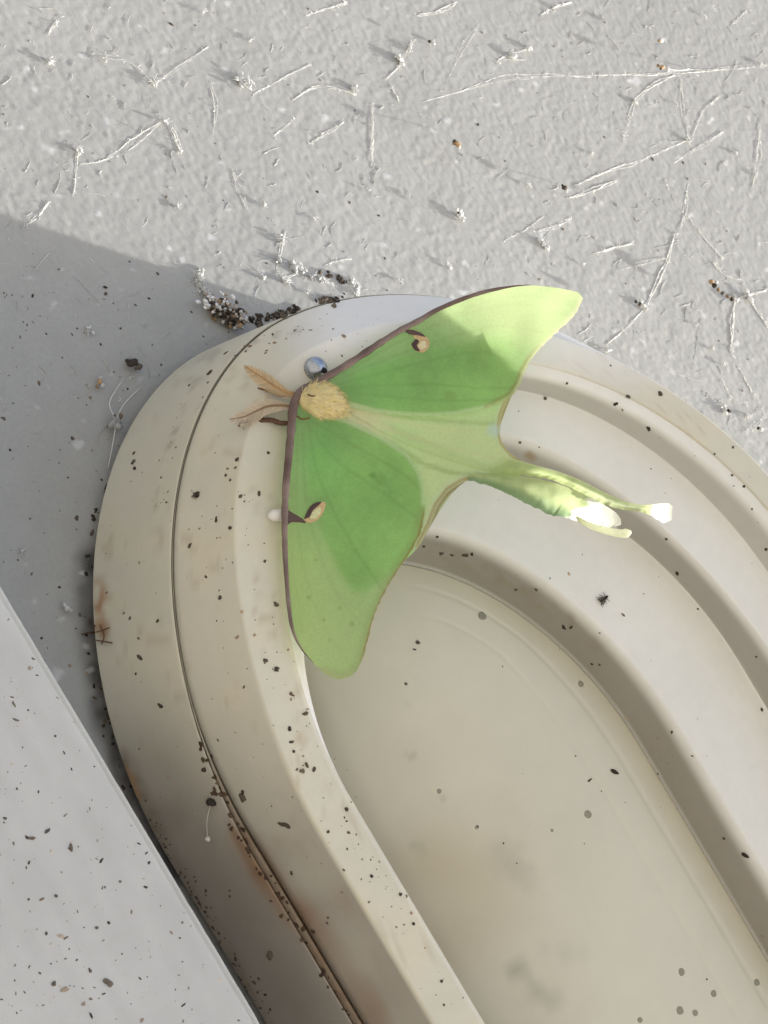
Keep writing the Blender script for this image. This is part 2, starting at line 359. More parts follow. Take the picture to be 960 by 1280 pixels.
# lens: slightly domed sheet with faint moulding lines
xl, wl = ring(RP['r3l'])
xsp = np.clip(xl, .045, 2 * XM - .045); wsp = np.full_like(xsp, -.002)
rings = [K['r3l'] - NF * .0006]
for t in np.linspace(.003, 1, 70):
    dome = .0055 * (1 - (1 - t) ** 2)
    ripple = 1.8 * (-.00012 * math.exp(-((t - .16) / .012) ** 2) - .00009 * math.exp(-((t - .37) / .014) ** 2)) * sstep(.005, .03, wl)
    rings.append(F(lerp(xl, xsp, t), lerp(wl, wsp, t), DEP['r3l'] + .0001 + dome + ripple))
def col_lens(px, py, V):
    n1 = vnoise(px, py, 60, 1); n2 = vnoise(px, py, 16, 2); n3 = vnoise(px, py, 180, 3)
    c = np.array([.60, .572, .455])[None] * (.96 + .06 * n3)[:, None]
    c = mix(c, .40 * sstep(330, 20, np.hypot((px - 540) * 1.15, (py - 1180) * .75)) * (.6 + .5 * n1), (.36, .30, .18))  # light fall-off towards the lower left painted into the lens
    c = mix(c, .30 * sstep(120, 20, np.hypot((px - 560), (py - 1120) * .8)) * (.4 + .8 * n1), (.38, .30, .16))
    blot = lambda sx, sy, rx, ry, a: a * sstep(1, .25, np.hypot((px - sx) / rx, (py - sy) / ry) + .5 * (n2 - .5))
    for b in ((645, 1212, 26, 20, .55), (680, 1245, 34, 16, .40), (630, 1070, 34, 26, .32), (655, 1095, 26, 26, .22), (514, 945, 12, 6, .35), (553, 998, 7, 6, .3), (522, 1058, 14, 8, .25), (508, 880, 10, 10, .1), (700, 1190, 40, 14, .15)):
        c = mix(c, blot(*b), (.26, .25, .18))
    c = mix(c, .25 * sstep(30, 3, pdist(px, py, [(372, 850), (430, 985), (480, 1070), (600, 1280)])) * (.4 + n1), (.30, .25, .16))  # shade beside the ledge painted along the lens edge
    return c
lamp_part('lens', rings, M_lens, col_lens)

# surfaces to set small things on
def tree(Vs): return BVHTree.FromPolygons([tuple(v) for v in Vs[0]], [tuple(f) for f in Vs[1]])
T_lamp = [tree(b) for b in BV]
T_board = [tree((V.tolist() if False else np.array([v.co[:] for v in board.data.vertices]), [tuple(p.vertices) for p in board.data.polygons]))]
T_wall = [BVHTree.FromPolygons(Vw.tolist(), Fw.tolist())]
def hit(px, py, trees):
    o = Vector(CAM); d = Vector(ray(px, py)).normalized(); best = None
    for t in trees:
        r = t.ray_cast(o, d)
        if r[0] is not None and (best is None or r[3] < best[2]): best = (np.array(r[0]), np.array(r[1]), r[3])
    if best is None: return None
    P, n, _ = best
    if n @ np.array(d) > 0: n = -n
    return P, n
ALL = T_lamp + T_board + T_wall

# screw head and nub moulded on the band
P, n = hit(394, 461, T_lamp)
a = np.cross(n, X); a /= np.linalg.norm(a); b = np.cross(n, a)
V = []; Fc = []
prof_s = [(2.7, -1.), (2.75, .2), (2.6, .9), (2.2, 1.6), (1.6, 2.15), (.9, 2.5), (.3, 2.62)]
for r, h in prof_s:
    for j in range(24):
        th = j * math.pi / 12; V.append(P + (r * math.cos(th) * a + r * math.sin(th) * b + h * n) * .001)
for i in range(len(prof_s) - 1):
    for j in range(24): Fc.append((i * 24 + j, i * 24 + (j + 1) % 24, (i + 1) * 24 + (j + 1) % 24, (i + 1) * 24 + j))
Fc.append(tuple((len(prof_s) - 1) * 24 + j for j in range(24)))
sc = mk('screw_head', V, Fc, M_steel, lamp); sc['label'] = 'shiny domed steel screw beside the moth'
m = MB(); m.blob(P + (n * 1.9 + RI * 1.3 + DN * .7) * .001, n, .0011, .0007, .0006, .8, (.02, .02, .022), .3); m.build('screw_reflection', M_speck, sc)  # dark reflection on the dome, modelled as a small black blob
m = MB(); P, n = hit(350, 645, T_lamp)
pp = np.array([hit(x, y, T_lamp)[0] for x, y in ((333, 646), (338, 646), (348, 645), (362, 644))]) + n * .0012
m.tube(crom(pp, 12), np.r_[.0004, .0009, .00125, np.full(9, .00138)], (.74, .72, .66), 12, nrm=n); m.build('nub', M_plastic, lamp)['label'] = 'small white stub showing past the wing'

# ------------------------------------------------------------------ the moth
moth = empty('luna_moth', 'pale green moth with long white-tipped tails spread on the oval lamp', 'moth')
def d_fore(px, py):
    s = np.maximum(0, (px - 550) * .66 - (py - 415) * .75)
    d = .0034 + .0125 * (s / 145) ** 1.45
    d += .0010 * np.sin(px * .021 + py * .013) * sstep(20, 120, np.hypot(px - 400, py - 500)) * sstep(520, 600, py)
    return d + .0004 * (vnoise(px, py, 30, 2) - .5)
def d_hind(px, py):
    over = sstep(660, 600, px)                        # lies close under the forewings, then lifts along the tails
    return (d_fore(px, py) - .0005) * over + (1 - over) * .0030 + .009 * sstep(600, 850, px) ** 1.2 + .0006 * (1 - over) * (vnoise(px, py, 18, 3) - .5)
GREEN = np.array([.46, .70, .30]); PALE = np.array([.50, .60, .27]); YG = np.array([.58, .70, .36]); TAN = np.array([.42, .30, .13]); MAR = np.array([.095, .058, .048])
def wing(name, A, B, mu, mv, dfun, colf, bow=0.0):
    a = crom(A, mu); b = crom(B, mu); v = np.linspace(0, 1, mv)
    b = b + np.stack([vnoise(b[:, 0], b[:, 1], 4, 6) - .5, vnoise(b[:, 0], b[:, 1], 4, 7) - .5], 1) * 2.2
    Q = a[:, None] * (1 - v)[None, :, None] + b[:, None] * v[None, :, None]
    px, py = Q[..., 0], Q[..., 1]
    u = np.broadcast_to(np.linspace(0, 1, mu)[:, None], px.shape); vv = np.broadcast_to(v[None], px.shape)
    d = dfun(px, py) + bow * np.sin(math.pi * vv) * np.sin(math.pi * np.clip(u, 0, 1))
    V = facept(px, py, d).reshape(-1, 3)
    c = colf(px, py, u, vv).reshape(-1, 3)
    i = np.arange(mu * mv).reshape(mu, mv)
    Fc = np.stack([i[:-1, :-1], i[1:, :-1], i[1:, 1:], i[:-1, 1:]], -1).reshape(-1, 4)
    return V, Fc, c
def mixc(c, t, col): t = np.clip(t, 0, 1)[..., None]; return c * (1 - t) + np.asarray(col) * t
def base_green(px, py):
    n1 = vnoise(px, py, 45, 1); n2 = vnoise(px, py, 11, 2); n3 = vnoise(px, py, 4, 3)
    c = GREEN[None, None] * (.90 + .14 * n1 + .08 * (n2 - .5) + .08 * (n3 - .5))[..., None]
    return mixc(c, .35 * n1 * sstep(30, 260, np.hypot(px - 400, py - 505)), YG)
# --- upper forewing
UC = [(410, 472), (440, 453), (470, 433), (500, 414), (525, 400), (545, 389), (575, 376), (605, 366), (640, 359), (665, 357), (690, 359), (712, 363), (723, 366), (728, 372)]
UT = [(418, 498), (440, 509), (470, 515), (505, 519), (540, 520), (570, 518), (595, 514), (618, 507), (638, 497), (649, 482), (655, 466), (664, 450), (678, 433), (696, 416), (712, 400), (722, 388), (728, 374)]
UOUT = [(612, 510), (638, 497), (649, 482), (655, 466), (664, 450), (678, 433), (696, 416), (712, 400), (722, 388), (728, 374)]
UIN = [(430, 503), (470, 514), (505, 518), (540, 519), (570, 517), (612, 508)]
UV = [[(425, 480), (520, 455), (600, 440), (655, 462)], [(425, 485), (530, 480), (600, 485), (648, 485)], [(430, 470), (530, 432), (620, 408), (690, 418)], [(430, 465), (540, 408), (640, 380), (715, 395)], [(430, 490), (540, 500), (620, 500)], [(560, 395), (640, 370), (722, 378)]]
def veins(c, px, py, vs, a=.22, w=1.9, col=(.28, .42, .17)):
    for q in vs: c = mixc(c, a * sstep(w * 1.6, w * .3, pdist(px, py, crom(q, 24))), col)
    return c
def col_uf(px, py, u, v):
    c = base_green(px, py); c = veins(c, px, py, UV)
    c = mixc(c, .45 * sstep(90, 10, np.hypot(px - 440, py - 480)), (.36, .68, .28))
    c = mixc(c, .85 * sstep(5, 1.5, pdist(px, py, UIN)), (.72, .82, .55))
    c = mixc(c, .65 * sstep(-30, 60, (px - 570) * .45 - (py - 425) * .9), (.62, .70, .36))  # light through the single wing layer painted in as paler green
    c = mixc(c, .7 * sstep(6, 1, pdist(px, py, UOUT)), (.72, .70, .46))
    c = mixc(c, .5 * sstep(3.2, .5, np.abs(pdist(px, py, UOUT) - 5)) * sstep(560, 640, px) * sstep(420, 460, py), TAN)
    c = mixc(c, .5 * sstep(9, 4, np.hypot((px - 563) / 1.1, py - 495)), (.38, .53, .22))
    return c
V, Fc, c = wing('f', UC, UT, 150, 60, d_fore, col_uf)
uf = mk('forewing', V, Fc, M_wing, moth, True, c)
# --- lower forewing
LC = [(374, 505), (366, 540), (362, 570), (359, 600), (357, 640), (357, 680), (359, 720), (362, 758), (367, 788), (377, 810), (391, 828), (406, 842), (418, 848), (426, 849)]
LT = [(392, 521), (412, 519), (432, 524), (452, 533), (475, 544), (495, 555), (510, 568), (521, 584), (528, 603), (531, 625), (530, 648), (523, 672), (510, 694), (494, 718), (478, 746), (466, 776), (459, 802), (451, 829), (441, 843), (428, 849)]
LOUT = [(531, 640), (523, 672), (510, 694), (494, 718), (478, 746), (466, 776), (459, 802), (451, 829), (441, 843), (428, 849), (406, 842)]
LIN = [(412, 520), (432, 525), (475, 545), (510, 569), (522, 586), (529, 605), (530, 630)]
LV = [[(385, 530), (400, 600), (440, 680), (480, 740)], [(385, 530), (420, 575), (470, 610), (525, 650)], [(378, 540), (385, 640), (420, 740), (462, 790)], [(372, 545), (372, 660), (395, 760), (440, 835)], [(390, 527), (440, 555), (500, 590), (528, 615)], [(366, 600), (366, 700), (378, 790)]]
def col_lf(px, py, u, v):
    c = base_green(px, py); c = veins(c, px, py, LV, .25)
    c = mixc(c, .45 * sstep(90, 10, np.hypot(px - 390, py - 545)), (.35, .66, .28))
    c = mixc(c, .85 * sstep(5.5, 1.5, pdist(px, py, LIN)), (.70, .80, .54))
    c = mixc(c, .70 * sstep(-40, 60, (py - 700) * .62 - (px - 420) * .78), (.52, .68, .30))  # outer part painted paler, for light passing only one layer
    c = mixc(c, .5 * sstep(14, 3, pdist(px, py, LOUT)), (.40, .50, .22))
    c = mixc(c, .75 * sstep(3.5, .8, pdist(px, py, LOUT)) * sstep(845, 800, py), TAN)
    c = mixc(c, .6 * sstep(8, 1, pdist(px, py, [(400, 838), (426, 848), (440, 842)])), (.52, .58, .30))
    c = mixc(c, .55 * sstep(11, 5, np.hypot(px - 476, py - 600)), (.36, .53, .22))
    c = mixc(c, .5 * sstep(6, 2, np.hypot(px - 466, py - 594)), (.18, .34, .10))
    for sx, sy, r in ((386, 747, 4), (440, 780, 5), (405, 775, 3), (412, 800, 3), (395, 700, 3), (425, 760, 3)): c = mixc(c, .4 * sstep(r, r * .3, np.hypot(px - sx, py - sy)), (.25, .32, .12))
    return c
V, Fc, c = wing('f', LC, LT, 170, 70, d_fore, col_lf)
lf = mk('forewing', V, Fc, M_wing, moth, True, c)
# --- hindwings (reach under the forewings)
UHC = [(420, 488), (455, 462), (520, 443), (580, 429), (630, 421), (647, 432), (653, 452), (648, 474), (640, 493), (631, 506), (626, 520), (624, 538), (628, 554), (640, 568), (658, 579), (680, 586)]
UHI = [(432, 512), (455, 526), (480, 541), (505, 553), (530, 563), (560, 574), (590, 583), (620, 589), (650, 594), (680, 598)]
UHOUT = [(640, 493), (631, 506), (626, 520), (624, 538), (628, 554), (640, 568), (658, 579)]
HV = [[(445, 518), (520, 530), (580, 545), (640, 575)], [(450, 522), (520, 548), (590, 566), (680, 592)], [(445, 515), (540, 525), (622, 530)], [(440, 510), (560, 500), (640, 470)]]
def col_uh(px, py, u, v):
    c = base_green(px, py)
    c = mixc(c, .75 * sstep(430, 560, px) * sstep(500, 540, py), (.58, .67, .33))
    c = mixc(c, .75 * sstep(5, 1, pdist(px, py, crom(HV[1], 30))), (.56, .64, .32))
    c = mixc(c, .45 * sstep(6, 1, pdist(px, py, crom(HV[0], 30))), (.60, .66, .33))
    c = mixc(c, .35 * sstep(4, 1, pdist(px, py, crom(HV[2], 30))), (.22, .36, .10))
    c = mixc(c, .85 * sstep(85, 12, np.hypot(px - 435, py - 515)), (.70, .68, .42))
    c = mixc(c, .6 * sstep(9, 2, pdist(px, py, UHOUT)), (.55, .62, .42))
    c = mixc(c, .75 * sstep(2.6, .5, np.abs(pdist(px, py, UHOUT) - 2)), (.45, .36, .13))
    c = mixc(c, .55 * sstep(12, 4, np.hypot(px - 617, py - 538)), (.48, .66, .62))
    return c
V, Fc, c = wing('h', UHC, UHI, 130, 50, d_hind, col_uh)
uh = mk('hindwing', V, Fc, M_hind, moth, True, c)
LHC = [(392, 532), (380, 575), (391, 635), (408, 682), (428, 722), (446, 741), (470, 731), (500, 706), (524, 682), (537, 656), (546, 632), (560, 613), (578, 603), (600, 598), (625, 607)]
LHI = [(432, 505), (456, 514), (486, 527), (512, 540), (538, 552), (568, 565), (598, 577), (624, 586), (650, 594)]
LHOUT = [(524, 682), (537, 656), (546, 632), (560, 613), (578, 602), (600, 597)]
def col_lh(px, py, u, v):
    c = base_green(px, py)
    c = mixc(c, .75 * sstep(440, 560, px) * sstep(-8, 10, pdist(px, py, [(380, 575), (446, 741)]) - 90), (.56, .66, .32))
    c = mixc(c, .5 * sstep(5, 1, pdist(px, py, [(470, 545), (530, 580), (560, 590), (600, 596)])), (.28, .40, .12))
    c = mixc(c, .85 * sstep(85, 12, np.hypot(px - 440, py - 522)), (.70, .68, .42))
    c = mixc(c, .65 * sstep(14, 4, pdist(px, py, LHOUT)), (.52, .60, .38))
    c = mixc(c, .7 * sstep(3, .8, np.abs(pdist(px, py, LHOUT) - 2.5)), (.38, .27, .12))
    return c
V, Fc, c = wing('h', LHC, LHI, 130, 50, lambda x, y: d_hind(x, y) - .0002, col_lh)
lh = mk('hindwing', V, Fc, M_hind, moth, True, c)
# --- tails
TAU = [(640, 573), (668, 581), (700, 590), (730, 602), (755, 615), (780, 626), (803, 631), (822, 630), (834, 629), (841, 633)]
TAL = [(610, 590), (650, 594), (688, 600), (720, 613), (745, 626), (770, 636), (795, 639), (814, 645), (828, 653), (839, 651)]
def d_ta(px, py):
    cx = (px - 640) / 200
    return d_hind(px, py) + .0012 + .004 * sstep(800, 842, px) + .0035 * (sstep(-9, 9, (py - 615) * .7 - (px - 730) * .35)) * sstep(770, 820, px)
def col_ta(px, py, u, v):
    c = np.array([.60, .68, .36])[None, None] * (.9 + .2 * vnoise(px, py, 8, 1))[..., None]
    c = mixc(c, .8 * sstep(.22, .02, v), (.72, .76, .48)); c = mixc(c, .5 * sstep(.5, .75, v) * sstep(700, 760, px), (.38, .45, .18))
    c = mixc(c, .6 * sstep(690, 770, px) * sstep(.9, .6, np.abs(v - .6) * 2.2), (.66, .70, .50))
    c = mixc(c, .5 * sstep(795, 806, px), (.42, .45, .2))
    return mixc(c, sstep(812, 818, px + .2 * (py - 640)), (.80, .81, .70))
V, Fc, c = wing('t', TAU, TAL, 110, 22, d_ta, col_ta, .0022)
mk('tail', V, Fc, M_wing, uh, True, c)
TBU = [(590, 590), (640, 594), (680, 600), (712, 610), (740, 623), (760, 634), (771, 642), (776, 650), (776, 656)]
TBL = [(585, 600), (615, 609), (642, 621), (668, 634), (690, 644), (706, 647), (724, 653), (745, 660), (770, 658)]
def d_tb(px, py):
    return d_hind(px, py) + .0006 + .0045 * sstep(690, 770, px)
def col_tb(px, py, u, v):
    c = np.array([.56, .65, .34])[None, None] * (.9 + .2 * vnoise(px, py, 8, 1))[..., None]
    c = mixc(c, .75 * sstep(.35, .85, v + .0016 * (640 - px)), (.22, .36, .22))
    c = mixc(c, .5 * sstep(.2, .0, v), (.62, .68, .38))
    edge = 706 + 26 * sstep(650, 625, py) + 5 * np.sin(py * .5)
    return mixc(c, sstep(edge - 2, edge + 3, px + .3 * (py - 640)), (.80, .81, .70))
V, Fc, c = wing('t', TBU, TBL, 100, 26, d_tb, col_tb, .0025)
tb = mk('tail', V, Fc, M_wing, lh, True, c)
m = MB(); q = crom([(722, 648), (738, 657), (756, 663), (776, 667), (789, 665)], 24)
m.tube(facept(q[:, 0], q[:, 1], d_tb(q[:, 0], q[:, 1]) + .0005), np.r_[.0003, np.linspace(.0007, .0010, 20), .00105, .0008, .0003], (.80, .82, .66), 10, flat=.6)
m.build('tail_curl', M_wing, lh)

# --- costal ribs (maroon leading edges) and eyespots
def rib(pts, r0, r1, parent, dd=.0003):
    q = crom(pts, 90); t = np.linspace(0, 1, 90)
    R = (r0 + (r1 - r0) * t ** 1.3) * (1 - .75 * sstep(.85, 1, t)) * (.9 + .25 * vnoise(q[:, 0], q[:, 1], 9, 4))
    n2 = vnoise(q[:, 0], q[:, 1], 14, 5)[:, None]
    c = MAR * (1 - n2) + np.array([.22, .165, .14]) * n2
    m = MB(); m.tube(facept(q[:, 0], q[:, 1], d_fore(q[:, 0], q[:, 1]) + dd), R, c, 10, flat=.8); return m.build('costal_rib', M_dark, parent)
rib([(386, 483), (410, 470), (440, 452), (470, 432), (500, 413), (525, 400), (545, 388), (575, 375), (605, 365), (640, 358), (664, 356)], .00085, .00028, uf)
rib([(384, 484), (374, 492), (367, 506), (364, 535), (361, 570), (358, 600), (356, 640), (356, 680), (358, 720), (361, 758), (366, 788), (376, 810), (392, 829)], .00100, .00025, lf)
def disc(m, cx, cy, rx, ry, ang, h, c, n=18, inner=0.0, a0=0, a1=2 * math.pi):
    th = np.linspace(a0, a1, n)
    for rr0, rr1 in ((inner, 1),):
        ox = np.r_[rr1 * rx * np.cos(th), rr0 * rx * np.cos(th)]; oy = np.r_[rr1 * ry * np.sin(th), rr0 * ry * np.sin(th)]
        px = cx + ox * math.cos(ang) - oy * math.sin(ang); py = cy + ox * math.sin(ang) + oy * math.cos(ang)
        m.add(facept(px, py, d_fore(px, py) + h), [(i, i + 1, n + i + 1, n + i) for i in range(n - 1)], c)
def patch(m, pts, h, c):                             # flat scale patch laid on the wing
    q = crom(pts + pts[:1], 28)[:-1]; ctr = q.mean(0); V = np.vstack([ctr[None], lerp(ctr[None], q, .55), q]); n = len(q)
    m.add(facept(V[:, 0], V[:, 1], d_fore(V[:, 0], V[:, 1]) + h), [(0, 1 + k, 1 + (k + 1) % n) for k in range(n)] + [(1 + k, 1 + n + k, 1 + n + (k + 1) % n, 1 + (k + 1) % n) for k in range(n)], c)
TN = np.array([.46, .33, .16]); DM = np.array([.055, .032, .026])
m = MB(); patch(m, [(512, 414), (524, 416), (533, 421), (537, 429), (534, 437), (527, 441), (518, 437), (514, 430), (519, 425), (516, 419)], .00010, TN)
patch(m, [(514, 430), (520, 424), (524, 427), (521, 432), (525, 439), (518, 437)], .00016, DM); patch(m, [(525, 428), (531, 426), (533, 433), (527, 437), (523, 433)], .00016, (.56, .50, .30)); patch(m, [(504, 413), (514, 412), (526, 416), (532, 421), (522, 419), (512, 418)], .00020, DM * 1.6); m.build('eyespot', M_dark, uf)
m = MB(); patch(m, [(380, 650), (384, 640), (391, 631), (401, 627), (407, 629), (405, 638), (400, 647), (391, 653), (384, 653)], .00010, TN)
patch(m, [(380, 649), (384, 639), (391, 630), (402, 627), (398, 632), (391, 638), (387, 646)], .00016, DM); patch(m, [(387, 648), (391, 640), (400, 634), (401, 640), (395, 648)], .00016, (.50, .50, .27)); m.build('eyespot', M_dark, lf)
m = MB(); patch(m, [(356, 634), (364, 640), (373, 645), (380, 650), (383, 654), (374, 653), (364, 653), (356, 657)], .00014, DM * 1.5); m.build('eyespot_stalk', M_dark, lf)

# --- body: one tapering mesh, with fur
sp = np.array([(373, 499, 6, 2.6), (379, 499, 13, 3.2), (388, 499, 19, 3.6), (400, 500, 22, 3.6), (414, 504, 19, 3.0), (430, 511, 12, 1.6), (450, 522, 9, .2), (470, 534, 7, -.5), (490, 545, 4, -.6), (505, 553, 2, -.6)])
q = crom(sp, 40); PB = facept(q[:, 0], q[:, 1], q[:, 3] * .001); RB = q[:, 2] * .00018
yel = np.array([.80, .71, .40]); pal = np.array([.76, .72, .50])
tt = np.linspace(0, 1, 40)[:, None]; cb = yel * (1 - sstep(.30, .55, tt)) + pal * sstep(.30, .55, tt)
m = MB(); m.tube(PB, RB, cb * (.85 + .3 * rng.random((40, 1))), 20, flat=.72); body = m.build('body', M_fur, moth)
m = MB()
for i in range(3000):
    k = int(rng.integers(1, 37) * .62) + 1; f = rng.random(); P = lerp(PB[k], PB[k + 1], f); r = lerp(RB[k], RB[k + 1], f)
    T = PB[k + 1] - PB[k]; T /= np.linalg.norm(T); A = np.cross(T, NF); A /= np.linalg.norm(A); B = np.cross(A, T)
    th = rng.uniform(-.5, math.pi + .5); o = math.cos(th) * A + .72 * math.sin(th) * B
    root = P + o * r * .95; dirn = (o / np.linalg.norm(o) * rng.uniform(.15, .7) + T * rng.uniform(.5, 1.2) + rng.normal(0, .25, 3)); dirn /= np.linalg.norm(dirn)
    L_ = rng.uniform(.0009, .0022); sd = np.cross(dirn, o); sd /= np.linalg.norm(sd) + 1e-9; w_ = rng.uniform(.00004, .00008)
    s_ = sstep(.30, .55, (k + f) / 40); base = yel * (1 - s_) + pal * s_
    cc = base * rng.uniform(.7, 1.25) * np.array([1, rng.uniform(.9, 1.05), rng.uniform(.7, 1.2)])
    m.add([root - sd * w_, root + sd * w_, root + dirn * L_ * .6 + sd * w_ * .6 + o * .0001, root + dirn * L_], [(0, 1, 2), (0, 2, 3)], cc)
m.build('fur', M_fur, body, False, kind='stuff')
# brown collar hairs and creases on the thorax
m = MB()
for pts in ([(384, 493), (390, 495), (397, 495)], [(371, 520), (378, 524), (388, 522)], [(400, 522), (410, 517), (416, 512)]):
    q = crom(pts, 8); m.tube(facept(q[:, 0], q[:, 1], .0064 - .0022 * sstep(0, 20, np.abs(q[:, 1] - 500))), np.r_[.0001, np.full(6, .00022), .0001], (.20, .13, .05), 5)
m.build('collar', M_fur, body)
# --- antennae
def d_ant(px, py): return .0034 - .0040 * sstep(372, 295, px)
def antenna(rach, barbs_up, barbs_dn, bc, rc):
    q = crom(rach, 60); m = MB()
    P = facept(q[:, 0], q[:, 1], d_ant(q[:, 0], q[:, 1])); m.tube(P, np.linspace(.00034, .00010, 60), rc, 6)
    an = m.build('antenna', M_dark, moth)
    m = MB(); n_ = 58
    T = np.gradient(q, axis=0); T /= np.linalg.norm(T, axis=1)[:, None]; Nn = np.stack([T[:, 1], -T[:, 0]], 1)
    for side, wd in ((1, barbs_up), (-1, barbs_dn)):
        for k in range(2, n_):
            f = k / 59; L_ = wd * (math.sin(math.pi * min(1, f * .95 + .04)) ** .8)
            if L_ < 1: continue
            t = np.linspace(0, 1, 5)[:, None]
            c2 = q[k] + side * Nn[k] * L_ * t + T[k] * L_ * (.9 * t ** 1.3)
            d = d_ant(c2[:, 0], c2[:, 1]) + .0008 * (t[:, 0] ** 2)
            Pq = facept(c2[:, 0], c2[:, 1], d); m.tube(Pq, np.linspace(.00011, .00005, 5), np.asarray(bc) * rng.uniform(.85, 1.15), 4)
    m.build('comb', M_fur, an)
antenna([(374, 491), (362, 492), (352, 488), (338, 479), (322, 468), (305, 457)], 11, 9, (.72, .56, .34), (.38, .23, .10))
antenna([(366, 508), (350, 507), (335, 508), (320, 514), (305, 521), (287, 524)], 13, 10, (.74, .63, .48), (.22, .14, .07))
# --- legs
for pts, r, cl in (([(374, 497), (362, 494), (350, 494), (338, 489), (322, 485)], .00032, (.20, .10, .05)), ([(366, 528), (352, 529), (338, 525), (320, 526), (301, 528), (299, 533)], .00042, (.11, .055, .035))):
    q = crom(pts, 30); d = d_ant(q[:, 0], q[:, 1]) - .0010
    m = MB(); m.tube(facept(q[:, 0], q[:, 1], d), r * (1.0 + .7 * np.sin(np.linspace(0, 3.1, 30)) * rng.uniform(.6, 1.2, 30)) * np.linspace(1.1, .6, 30), cl, 7)
    for k in range(60):
        j = rng.integers(2, 26); P = facept(q[j:j + 1, 0], q[j:j + 1, 1], d[j:j + 1])[0]; dd = rng.normal(0, 1, 3); dd /= np.linalg.norm(dd)
        m.tube(np.array([P, P + dd * .0006, P + dd * .0009]), [.00008, .00006, .00003], cl, 3)
    m.build('leg', M_dark, moth)

